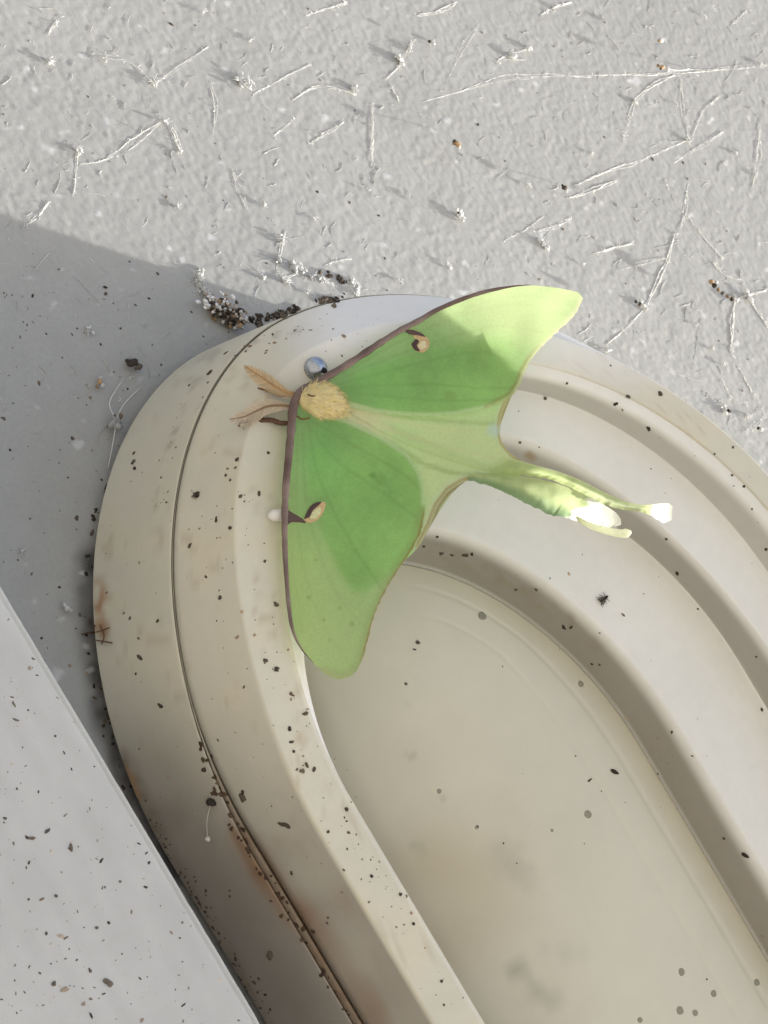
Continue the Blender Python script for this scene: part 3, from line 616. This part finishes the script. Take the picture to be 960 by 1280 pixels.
# ------------------------------------------------------------------ dirt and small finds
DK = np.array([.050, .040, .030])
def speck(m, px, py, r, trees=ALL, el=1.0, ang=None, c=DK, hgt=.45):
    h = hit(px, py, trees)
    if h is None: return
    P, n = h; r = r * MMPX
    m.blob(P + n * r * hgt * .3, n, r * el, r, r * hgt, rng.uniform(0, 6.28) if ang is None else ang, np.asarray(c) * rng.uniform(.7, 1.5), .28)
def lamp_specks():
    m = MB()
    fixed = [(247, 618, 6, 1.2), (262, 466, 6, 1.3), (236, 482, 3, 1.6), (277, 469, 3, 1.2), (260, 478, 3, 1), (283, 441, 4, 1.6), (168, 566, 4, 1), (168, 585, 4, 2.4), (296, 574, 4, 1.6), (282, 594, 3, 1), (288, 600, 3, 1), (300, 620, 3, 2),
             (288, 660, 4, 1), (270, 650, 3, 2.6), (237, 682, 3, 2.2), (258, 721, 3, 1), (275, 747, 4, 1), (274, 738, 2, 1), (272, 776, 2, 1.2), (345, 756, 4, 1.6), (332, 826, 4, 1.4), (345, 836, 5, 1.2), (335, 566, 3, 1), (378, 964, 5, 1.2), (392, 962, 3, 2.0), (362, 911, 3.5, 1.6), (433, 1012, 3.5, 1.4), (436, 1041, 3, 1.2), (410, 1040, 3, 1), (367, 939, 3, 1), (464, 1095, 3, 1.3), (500, 1118, 3, 1.2), (517, 1155, 3.2, 1.1), (552, 1227, 3, 1.1), (555, 1256, 2.5, 1),
             (304, 997, 6, 1.8), (303, 991, 4, 1.4), (337, 1194, 7, 1.7), (266, 1003, 6, 1), (267, 993, 3, 1), (358, 1032, 5, 2.2), (350, 1030, 3, 3), (200, 882, 5, 1.3), (173, 798, 3, 1), (163, 773, 3, 1.6), (197, 776, 3, 1.6), (169, 842, 2.6, 1), (175, 822, 3.5, 2.8),
             (709, 479, 3, 1), (786, 496, 4, 1.3), (769, 505, 3.5, 1.6), (825, 492, 5, 1.1), (812, 536, 4, 2.2), (893, 568, 3, 1), (916, 559, 3, 1), (915, 594, 2.6, 1), (930, 608, 3, 1), (682, 498, 3, 1), (763, 457, 2.4, 1), (682, 498, 4, 1), (650, 553, 3.5, 1), (833, 674, 3, 1.4), (846, 717, 4, 1.8), (957, 687, 3, 1.4), (945, 821, 2.6, 1), (953, 887, 3.5, 1),
             (546, 671, 3.4, 1), (552, 692, 4, 1.4), (565, 694, 2.6, 2), (582, 694, 4.5, 1.6), (590, 693, 3, 2.4), (530, 683, 3, 1), (671, 737, 4, 1), (645, 737, 3, 1.2), (705, 784, 4, 2), (715, 784, 3, 2.4), (749, 791, 2.4, 1), (740, 830, 3, 1), (749, 831, 3, 1), (905, 1048, 3.4, 1), (840, 915, 2.6, 2), (823, 967, 2.4, 1), (866, 945, 2, 2),
             (507, 855, 3.2, 1), (628, 833, 2, 1), (752, 989, 2, 1), (737, 975, 2.4, 3), (629, 1054, 2.4, 1), (884, 1224, 2.2, 1), (597, 1033, 2.4, 1), (646, 1079, 2, 1), (522, 803, 4, 1.4), (518, 812, 2, 2.6), (720, 945, 2, 1)]
    for f in fixed: speck(m, f[0] + rng.normal(0, .4), f[1], f[2] * .62, T_lamp, 1 + .7 * (f[3] - 1), c=DK * rng.choice([1, 1.3, 2]))
    bands = [([(303, 535), (305, 620), (318, 740), (340, 830), (375, 940), (430, 1040), (520, 1190)], 12, 95, 1.9), ([(280, 450), (320, 430), (360, 418), (400, 402)], 7, 60, 1.9), ([(262, 500), (258, 600), (262, 720), (285, 850), (340, 980)], 26, 90, 1.6), ([(165, 560), (160, 700), (175, 860), (240, 1030)], 30, 60, 1.5),
             ([(450, 385), (420, 420), (470, 410)], 26, 22, 1.6), ([(200, 640), (215, 560), (240, 495)], 8, 50, 1.6), ([(345, 800), (420, 1000), (560, 1250)], 14, 80, 1.5), ([(540, 690), (640, 735), (740, 820), (850, 990)], 12, 40, 1.4), ([(520, 850), (700, 950), (850, 1200)], 110, 60, 1.2), ([(230, 1060), (330, 1230)], 30, 40, 1.8), ([(300, 930), (420, 1150)], 30, 50, 1.6), ([(720, 470), (860, 570), (950, 690)], 40, 30, 1.4), ([(660, 600), (800, 720), (930, 900)], 50, 25, 1.3)]
    for line, spd, n_, r in bands:
        q = crom(line, 200)
        for i in range(n_):
            if rng.random() < .5: continue
            p = q[rng.integers(0, 200)]; sz = .46 * r * rng.lognormal(0, .5)
            speck(m, p[0] + rng.normal(0, spd), p[1] + rng.normal(0, spd), min(sz, 2.2), T_lamp, rng.uniform(.9, 1.9), c=np.array([.095, .072, .050]) * rng.choice([1, 1.5, 2.4, 3.4]))
    # crust along the groove and against the board
    for i in range(150):
        q = lerp(np.array([160, 1000.]), np.array([330, 1290.]), rng.random()); off = abs(rng.normal(0, 10))
        speck(m, q[0] + off + 2, q[1] - off * .4, rng.uniform(.5, 1.6), T_lamp, rng.uniform(1, 2), c=np.array([.07, .05, .04]))
    for i in range(70):
        q = crom([(250, 925), (270, 985), (300, 1040), (360, 1140), (440, 1275)], 100)[rng.integers(0, 100)]
        speck(m, q[0] + rng.normal(0, 5), q[1] + rng.normal(0, 4), rng.uniform(1, 2.6), T_lamp, 1.5, c=np.array([.07, .045, .03]))
    o = m.build('fly_specks', M_speck, lamp, False, kind='stuff')
    # grey round spots on the lens
    m = MB()
    for (x, y, r) in ((603, 770, 6.5), (726, 855, 5), (735, 1018, 6), (852, 1215, 5.5), (892, 1242, 5), (850, 1263, 6), (869, 1266, 4.5), (946, 1228, 5), (690, 1038, 2.5), (596, 1034, 3), (549, 989, 3.5), (953, 1170, 3), (800, 1275, 4)):
        P, n = hit(x, y, T_lamp); m.blob(P, n, r * MMPX, r * MMPX * .95, .00006, rng.uniform(0, 6), np.array([.27, .26, .20]), .05)
    m.build('lens_spots', M_speck, lamp, True, kind='stuff')
lamp_specks()
# specks on the board
m = MB()
for i in range(460):
    x = rng.uniform(-20, 330); y = rng.uniform(730, 1290)
    if y < 745 + 1.69 * x: continue
    sz = min(.62 * rng.lognormal(0, .5), 2.2)
    speck(m, x, y, sz, T_board, rng.uniform(.9, 3.0), c=DK * rng.choice([1, 1.5, 4, 8]))
for f in ((40, 1048, 4, 2.6), (59, 1039, 4, 2), (69, 920, 3.4, 1), (118, 958, 3, 1), (89, 1060, 4, 2.6), (135, 1228, 7, 2.2), (67, 1230, 5, 1.6), (58, 1167, 3.6, 1.4), (121, 1160, 3.6, 1.4), (21, 986, 3, 1), (6, 1023, 3.4, 1.6), (150, 1102, 3, 1.3), (70, 1120, 3.4, 1.6), (228, 1153, 2.6, 1.2), (17, 880, 3, 3), (20, 900, 2.4, 4)):
    speck(m, f[0], f[1], f[2] * .5, T_board, f[3] * .8, c=np.array([.12, .10, .08]))
o = m.build('dirt_flecks', M_speck, board, False, kind='stuff')
# specks on the wall
m = MB()
for i in range(230):
    x = rng.uniform(0, 960); y = rng.uniform(0, 600)
    if hit(x, y, T_lamp): continue
    speck(m, x, y, min(.9 * rng.lognormal(0, .45), 2.2), T_wall, rng.uniform(.9, 1.8), c=DK * rng.choice([1, 2, 4]))
for i in range(150):
    x = rng.uniform(0, 200); y = rng.uniform(330, 900)
    if hit(x, y, T_lamp + T_board): continue
    speck(m, x, y, min(.9 * rng.lognormal(0, .5), 2.6), T_wall, rng.uniform(.9, 2), c=DK * rng.choice([1, 2, 4]))
for q, n_, sd in (([(318, 405), (345, 397), (372, 390)], 60, 3.5), ([(398, 381), (412, 378), (428, 376)], 26, 3.2), ([(402, 342), (418, 349), (432, 355)], 14, 2)):
    c_ = crom(q, 60)
    for i in range(n_):
        p = c_[rng.integers(0, 60)]; speck(m, p[0] + rng.normal(0, sd), p[1] + rng.normal(0, sd) - 2, rng.uniform(1.2, 3.6), ALL, rng.uniform(1, 2), c=DK * rng.choice([.8, 1, 2.5]), hgt=.8)
for i in range(60):
    q = crom([(195, 520), (150, 590), (122, 680), (118, 780), (140, 900), (175, 1000)], 100)[rng.integers(0, 100)]
    speck(m, q[0] - abs(rng.normal(0, 9)), q[1] + rng.normal(0, 5), rng.uniform(.8, 2.6), T_wall, rng.uniform(1, 2), c=DK * rng.choice([.8, 2]))
m.build('wall_dirt', M_speck, wall_o, False, kind='stuff')

# cobweb silk on the wall
WN = np.array([0, -1., 0])
SILK = np.array([.74, .74, .71])
def strand(m, pts, r, h0=.0006, h1=.0006, c=SILK, wob=1.0, fuzz=0):
    q = crom(pts, max(10, int(np.hypot(*(np.array(pts[-1]) - pts[0])) / 3))); k = len(q)
    q = q + np.cumsum(rng.normal(0, .25 * wob, q.shape), axis=0) * np.sin(np.linspace(0, math.pi, k))[:, None]
    hh = np.linspace(h0, h1, k)
    P = np.array([wallpt(np.float64(a), np.float64(b), float(h)) for (a, b), h in zip(q, hh)])
    R = r * MMPX * np.clip(rng.lognormal(0, .5, k) * (.25 + 1.3 * vnoise(q[:, 0], q[:, 1], 11, 6)), .08, 2); R[0] *= .4; R[-1] *= .4
    m.tube(P, R, c, 5, nrm=WN)
    for i in range(fuzz):
        j = rng.integers(0, k); d_ = rng.normal(0, 1, 3); d_[1] = -abs(d_[1]) * .5; d_ /= np.linalg.norm(d_)
        L_ = rng.uniform(2, 9) * MMPX; m.tube(np.array([P[j], P[j] + d_ * L_ * .5 + rng.normal(0, .0001, 3), P[j] + d_ * L_]), [.00008, .00007, .00003], c, 3, nrm=(.3, .5, .2))
def tuft(m, x, y, r, n_=10, c=SILK, h=.0007):
    P0 = wallpt(np.float64(x), np.float64(y), h)
    for i in range(n_):
        o = rng.normal(0, .5, 3) * np.array([1, .35, 1]) * r * MMPX
        s = rng.lognormal(-.9, .4) * r * MMPX * .55
        m.blob(P0 + o, WN + rng.normal(0, .3, 3), s * rng.uniform(.8, 1.8), s * .8, s * .6, rng.uniform(0, 6), c * rng.uniform(.85, 1.1), .3)
    for i in range(n_):
        d_ = rng.normal(0, 1, 3); d_[1] *= .3; d_ /= np.linalg.norm(d_); L_ = r * MMPX * rng.uniform(.7, 2.0)
        m.tube(np.array([P0, P0 + d_ * L_ * .5 + rng.normal(0, .00012, 3), P0 + d_ * L_]), [.00009, .00008, .00003], c, 3, nrm=(.2, .4, .8))
m = MB()
S_ = [([(98, 205), (130, 200), (165, 180), (205, 150)], 1.1), ([(207, 146), (218, 170), (225, 190)], 1.4), ([(98, 185), (95, 215), (92, 245)], .9), ([(28, 284), (45, 270), (62, 252)], 1.5), ([(130, 70), (165, 80), (190, 102)], .8), ([(190, 105), (212, 92), (260, 58)], .7),
      ([(365, 125), (395, 107), (420, 110), (445, 118)], 1.2), ([(315, 118), (360, 95), (390, 78)], .8), ([(385, 180), (410, 165), (430, 152)], 1.0), ([(262, 100), (268, 130), (265, 170)], .7), ([(465, 130), (468, 170), (465, 205)], 1.0), ([(340, 170), (355, 160), (368, 148)], .9),
      ([(355, 287), (350, 315), (347, 335), (356, 350)], 1.7), ([(356, 350), (375, 340), (395, 345), (418, 355)], 1.4), ([(250, 335), (252, 352), (247, 365)], 1.8), ([(440, 350), (448, 358), (447, 372)], 1.8), ([(404, 332), (420, 327), (438, 322)], .7), ([(300, 330), (320, 340), (335, 352)], .6),
      ([(530, 127), (570, 117), (640, 98), (740, 95)], .9), ([(740, 95), (830, 92), (900, 86), (960, 80)], 1.3), ([(480, 100), (500, 80), (515, 50)], 1.0), ([(488, 105), (495, 120), (500, 128)], 1.2), ([(620, 75), (640, 68), (660, 62)], .9), ([(620, 80), (635, 72), (655, 75)], .8),
      ([(783, 150), (800, 120), (830, 100), (850, 92)], 1.4), ([(778, 175), (782, 160), (793, 135)], 1.6), ([(720, 230), (760, 215), (800, 200), (860, 175)], 1.2), ([(710, 247), (740, 238), (772, 226)], 1.3), ([(860, 175), (855, 140), (850, 100)], 1.0), ([(670, 290), (695, 282), (714, 273)], 1.3), ([(740, 318), (765, 311), (790, 303)], 1.8), ([(845, 290), (832, 330), (815, 370), (808, 382)], 1.7), ([(808, 382), (790, 402), (760, 430)], 1.2), ([(860, 230), (855, 265), (850, 285)], 1.4), ([(855, 265), (880, 295), (905, 325)], 1.2), ([(848, 262), (838, 240), (832, 225)], .9), ([(918, 375), (916, 400), (914, 440)], 2.4), ([(920, 374), (938, 368), (958, 362)], 2.4), ([(940, 378), (952, 395), (960, 408)], 1.6), ([(914, 440), (935, 480), (958, 520)], 1.3), ([(900, 470), (915, 500), (935, 505)], .8), ([(890, 325), (905, 342), (925, 352)], 1.0), ([(900, 120), (880, 140), (865, 170)], .8), ([(950, 160), (948, 200), (940, 235)], .8), ([(700, 400), (690, 418), (715, 432), (740, 420)], .7), ([(930, 540), (945, 530), (955, 520)], .9),
      ([(675, 20), (692, 10), (715, 3)], 1.6), ([(520, 20), (550, 12), (570, 5)], 1.0), ([(915, 30), (925, 20), (935, 12)], 1.1), ([(380, 20), (405, 12), (435, 5)], 1.0), ([(60, 40), (68, 32), (75, 25)], .8), ([(630, 300), (655, 285), (680, 270)], .7), ([(560, 100), (580, 60), (600, 30)], .5), ([(290, 210), (300, 240), (310, 262)], .5), ([(840, 205), (870, 185), (905, 165)], .7), ([(770, 340), (800, 330), (830, 322)], .5)]
for pts, r in S_:
    for f_ in range(3):
        pj = [(a + rng.normal(0, 1.1), b + rng.normal(0, 1.1)) for a, b in pts]
        strand(m, pj, r * (.34, .20, .15)[f_], .00006, rng.uniform(.00003, .0002), SILK * 1.3, 1.8, fuzz=int(4 * r))
for i in range(520):                                 # short fibres all over
    x = rng.uniform(-5, 965); y = rng.uniform(-5, 560)
    if hit(x, y, T_lamp): continue
    L_ = rng.lognormal(2.2, .55); an = rng.normal(-.5, .9)
    strand(m, [(x, y), (x + .5 * L_ * math.cos(an) + rng.normal(0, 2), y + .5 * L_ * math.sin(an) + rng.normal(0, 2)), (x + L_ * math.cos(an), y + L_ * math.sin(an))], rng.uniform(.2, .55), .00005, .0001, SILK * rng.uniform(.7, 1.1), 1.2)
for x, y, r, n_ in ((62, 76, 5, 6), (192, 102, 6, 9), (300, 100, 9, 10), (310, 103, 8, 8), (96, 188, 5, 6), (443, 112, 6, 8), (255, 15, 4, 4), (314, 50, 4, 4), (224, 190, 4, 5), (248, 352, 8, 10), (358, 350, 5, 7), (369, 333, 7, 9), (404, 350, 6, 8), (222, 258, 4, 4), (330, 254, 4, 5), (499, 75, 8, 7), (540, 52, 5, 5), (640, 68, 6, 7), (794, 127, 6, 8), (740, 192, 3, 4), (575, 270, 6, 8), (680, 302, 8, 9), (803, 380, 7, 9), (860, 175, 5, 7), (848, 292, 3, 4), (945, 218, 5, 6), (500, 350, 5, 5), (918, 372, 7, 8), (935, 370, 6, 6), (693, 8, 5, 6), (905, 510, 8, 8), (934, 518, 6, 7), (870, 405, 3.5, 5), (892, 436, 3.5, 4), (905, 455, 4, 4), (760, 437, 5, 6), (461, 238, 3, 3), (395, 273, 4, 4), (30, 690, 4, 4), (165, 760, 5, 6), (950, 80, 5, 5), (920, 190, 4, 4), (660, 232, 4, 4), (845, 130, 4, 4), (110, 412, 8, 3), (250, 340, 6, 9), (254, 362, 7, 9), (268, 375, 8, 10), (352, 300, 5, 7), (349, 325, 5, 7), (378, 337, 5, 6), (392, 345, 6, 7), (441, 352, 5, 7), (447, 366, 5, 7), (328, 345, 4, 5), (385, 365, 4, 5), (205, 150, 4, 4), (132, 75, 4, 4), (512, 60, 5, 5), (560, 330, 4, 4), (660, 60, 5, 5), (730, 330, 3, 4), (880, 20, 4, 4)):
    tuft(m, x, y, r * 1.25, n_ + 3, np.array([.80, .80, .77]))
m.build('cobweb_silk', M_silk, wall_o, True, kind='stuff')

# single finds, each a thing of its own
def find(name, label, cat, px, py, h, shapes, silk=()):
    """a husk or clump hanging in the silk h above the wall (or lying on the lamp)"""
    m = MB()
    for (dx, dy, rx, ry, rz, c) in shapes:
        P = wallpt(np.float64(px + dx), np.float64(py + dy), h); m.blob(P, WN, rx * MMPX, ry * MMPX, rz * MMPX, rng.uniform(0, 6), c, .22)
    for pts in silk:
        q = crom([(px + a, py + b) for a, b in pts], 12); P = np.array([wallpt(np.float64(a), np.float64(b), float(hh)) for (a, b), hh in zip(q, np.linspace(h, .0003, 12))]); m.tube(P, .00011, SILK, 4, nrm=WN)
    return tag(m.build(name, M_speck), label, cat)
BR = np.array([.26, .17, .09]); WH = np.array([.72, .71, .68])
find('insect_husk', 'tan insect husk hanging in silk on the wall, high above the moth', 'insect husk', 570, 179, .0050, [(0, 0, 6, 4, 4, BR), (3, 2, 5, 4, 3, BR * 1.8), (-2, -2, 3, 3, 3, DK), (4, 5, 3, 2, 2, WH)], [[(0, 0), (-6, -8), (-14, -14)]])
find('insect_husk', 'pale brown husk on the long white thread near the top right', 'insect husk', 828, 84, .0048, [(0, 0, 6, 4, 4, BR * 2), (7, 3, 5, 4, 3, WH), (-5, -2, 4, 3, 3, BR), (-2, 2, 3, 2, 2, DK)], [[(5, 2), (20, 4), (34, 2)]])
find('insect_husk', 'small brown husk beside two slanting threads right of centre on the wall', 'insect husk', 706, 235, .0042, [(0, 0, 5, 4, 4, DK * 2), (2, 3, 4, 3, 3, WH), (-3, -3, 3, 2, 2, DK)], [[(0, 0), (-8, -3), (-16, -8)]])
find('insect_husk', 'tiny cream husk alone just left of the top right corner', 'insect husk', 826, 50, .004, [(0, 0, 4, 5, 3, WH * .9), (-2, 1, 3, 3, 2, BR * 1.5)])
find('insect_husk', 'dark speckled husk tangled in silk just right of the upper wing tip', 'insect husk', 800, 380, .0048, [(0, 0, 4, 3, 3, DK * 2), (5, 2, 4, 4, 3, WH), (-5, -3, 3, 2, 2, DK), (8, 6, 3, 3, 3, WH * .8)])
find('twig_fragment', 'crooked brown twig fragment caught in thick silk at the right edge', 'twig', 903, 366, .0052, [(-14, -14, 5, 5, 4, BR * 1.3), (-10, -9, 4, 4, 4, DK), (-5, -4, 4, 3, 3, BR), (0, 0, 4, 3, 3, DK * 1.5), (6, 4, 4, 3, 3, BR * .8), (12, 8, 4, 4, 3, DK), (-8, -14, 4, 3, 3, WH * .8)])
find('insect_husk', 'black and white speckled husk under the twig near the lamp edge', 'insect husk', 911, 514, .004, [(0, 0, 3, 4, 3, DK), (-4, -2, 3, 2, 2, WH * .7)])
find('insect_husk', 'round pale husk with dark centre at the far right above the lamp', 'insect husk', 951, 536, .004, [(0, 0, 5, 4, 4, WH * .8), (-3, -1, 3, 3, 3, DK)])
find('insect_husk', 'small white husk on the wall straight above the upper wing', 'insect husk', 573, 266, .003, [(-2, -4, 3, 4, 2, WH), (3, 2, 3, 4, 2, WH * .9), (0, 0, 2, 2, 2, DK)])
find('insect_husk', 'dark husk with pale end near the top, left of the long thread', 'insect husk', 540, 53, .003, [(-3, -1, 3, 3, 2, DK), (2, 1, 4, 3, 2, WH * .9)])
find('leaf_scrap', 'black leaf scrap in the shaded corner left of the lamp', 'leaf scrap', 165, 454, .0016, [(0, 0, 8, 5, 3, DK), (8, 5, 7, 4, 2, DK * 2.2), (4, -2, 5, 4, 2, DK), (-6, -3, 4, 3, 2, DK)])
find('lichen_flake', 'yellowish flake in the shadow left of the lamp rim', 'flake', 125, 480, .0012, [(0, -3, 4, 3, 2, BR * 1.6), (3, 2, 4, 3, 2, WH * .7), (-4, 3, 3, 3, 2, BR), (1, -8, 3, 3, 2, WH * .6)])
find('web_scrap', 'grey wad of web touching the left side of the lamp', 'web scrap', 145, 525, .0022, [(0, 0, 8, 4, 3, WH * .4), (-4, 5, 8, 5, 3, WH * .45), (6, -5, 5, 3, 2, DK * 3), (-2, -3, 6, 2, 2, DK * 2), (2, 8, 6, 5, 3, WH * .5)], [[(0, 0), (10, -20), (30, -40)], [(0, 0), (-8, -22), (8, -50)], [(0, 5), (-4, 30), (-10, 60)]])
find('pale_crumb', 'pale crumb on the shaded wall beside the rusty lamp edge', 'crumb', 84, 760, .0014, [(0, 0, 4, 4, 3, WH * .8), (4, 3, 3, 3, 2, WH * .6), (-3, -4, 3, 3, 2, WH * .7)])
m = MB()                                             # speckled nest
for t in np.linspace(-.1, 1.05, 9):
    t = t * .85; h_ = hit(264 + 38 * t, 383 + 23 * t, T_wall); m.blob(h_[0] + h_[1] * .0006, h_[1], 9 * MMPX, 7 * MMPX, 7 * MMPX, t * 5, np.array([.30, .26, .22]) * rng.uniform(.8, 1.2), .2)
# of frass where wall and lamp meet
for i in range(210):
    t = rng.random(); x = 262 + 36 * t + rng.normal(0, 5); y = 384 + 21 * t + rng.normal(0, 6)
    h_ = hit(x, y, T_wall); P = h_[0] + h_[1] * rng.uniform(.0002, .0035)
    c = [DK, DK * 1.5, BR * 1.2, np.array([.42, .36, .30]), WH * .75][rng.choice(5, p=[.25, .15, .2, .25, .15])]
    s = rng.uniform(1.0, 3.0) * MMPX; m.blob(P, h_[1], s * 1.4, s, s * .8, rng.uniform(0, 6), c, .3)
for i in range(26):
    x = 268 + rng.normal(0, 8); y = 376 + rng.normal(0, 5); P = wallpt(np.float64(x), np.float64(y), rng.uniform(.001, .004)); s = rng.uniform(1.5, 3.5) * MMPX
    m.blob(P, WN, s * 1.3, s, s * .7, rng.uniform(0, 6), WH * 1.05, .3)
tag(m.build('frass_clump', M_speck), 'brown and white speckled clump of web and droppings at the upper left lamp edge', 'debris')
def gnat(px, py, sc, ang, label, trees=T_lamp):
    P, n = hit(px, py, trees); u = math.cos(ang) * RI + math.sin(ang) * DN; u -= n * (u @ n); u /= np.linalg.norm(u); v = np.cross(n, u); s = sc * MMPX
    m = MB(); B_ = lambda a, b, c: P + (u * a + v * b + n * c) * s
    m.tube(np.array([B_(-5, 0, 1.2), B_(-3, 0, 1.6), B_(0, 0, 1.8), B_(2.5, 0, 2), B_(4, 0, 1.8), B_(5.2, 0, 1.4)]), np.array([.3, 1, 1.2, 1.5, 1.1, .3]) * s, DK * .7, 8, nrm=n)
    for sg in (-1, 1):
        m.add([B_(2, sg * .4, 2.6), B_(-1, sg * 3.0, 2.4), B_(-6.5, sg * 3.4, 2.2), B_(-5, sg * 1.0, 2.4)], [(0, 1, 2, 3)], (.10, .09, .07))
        for k in range(3): m.tube(np.array([B_(2 - 1.5 * k, sg * .8, 1.2), B_(3 - 3.2 * k, sg * 3.6, 2.2), B_(4 - 4.6 * k, sg * 5.4, .2)]), np.array([.25, .22, .15]) * s, DK, 4, nrm=n)
    return tag(m.build('gnat', M_speck), label, 'insect')
gnat(754, 749, 1.5, -.6, 'dead black gnat lying on the pale step right of the moth')
gnat(167, 578, .75, 2.2, 'tiny dead gnat on the lamp skirt left of the antennae')
gnat(245, 620, .9, .4, 'small dark crumpled gnat on the lamp band below the antennae')
def seed(px, py, r, el, ang, label, name='seed'):
    P, n = hit(px, py, T_lamp); u = math.cos(ang) * RI + math.sin(ang) * DN; u -= n * (u @ n); u /= np.linalg.norm(u)
    m = MB(); t = np.linspace(-1, 1, 9); m.tube(np.array([P + u * q * el * MMPX + n * .0002 for q in t]), r * MMPX * np.sqrt(np.maximum(.03, 1 - t ** 2)) * (1.1 - .3 * t), DK * .7, 7, flat=.6, nrm=n)
    return tag(m.build(name, M_speck), label, 'seed')
seed(768, 965, 2.6, 7, .3, 'thin black seed lying on the milky lens')
seed(932, 1069, 2.8, 6, .25, 'short black seed on the edge of the lowest step at far right')
m = MB(); P0, n = hit(265, 1003, T_lamp); P1, _ = hit(264, 1046, T_lamp)      # a bead hanging on a thread
q = np.array([P0 + n * .0006, lerp(P0, P1, .5) + n * .0022, P1 + n * .0016]); m.tube(crom(q, 14), .00012, (.62, .58, .50), 5); m.blob(P1 + n * .0016, n, .0006, .0006, .0006, 0, (.78, .76, .70), .12); m.blob(P0 + n * .0004, n, .0011, .0010, .0007, 0, DK, .3)
tag(m.build('silk_thread', M_silk), 'short thread with a white bead hanging from the lower lamp skirt', 'thread')
m = MB()                                             # frayed twiglets at the rusty edge
for pts in ([(112, 792), (126, 790), (140, 785)], [(118, 800), (130, 802), (143, 804)], [(128, 782), (133, 795), (130, 806)], [(100, 794), (115, 790), (122, 782)]):
    q = crom(pts, 8); P = []
    for a, b in q: h_ = hit(a, b, ALL); P.append(h_[0] + h_[1] * .0008)
    m.tube(np.array(P), .00018, (.14, .085, .05), 5)
tag(m.build('straw_bits', M_speck), 'frayed brown straw bits stuck to the rusty left lamp edge', 'straw')
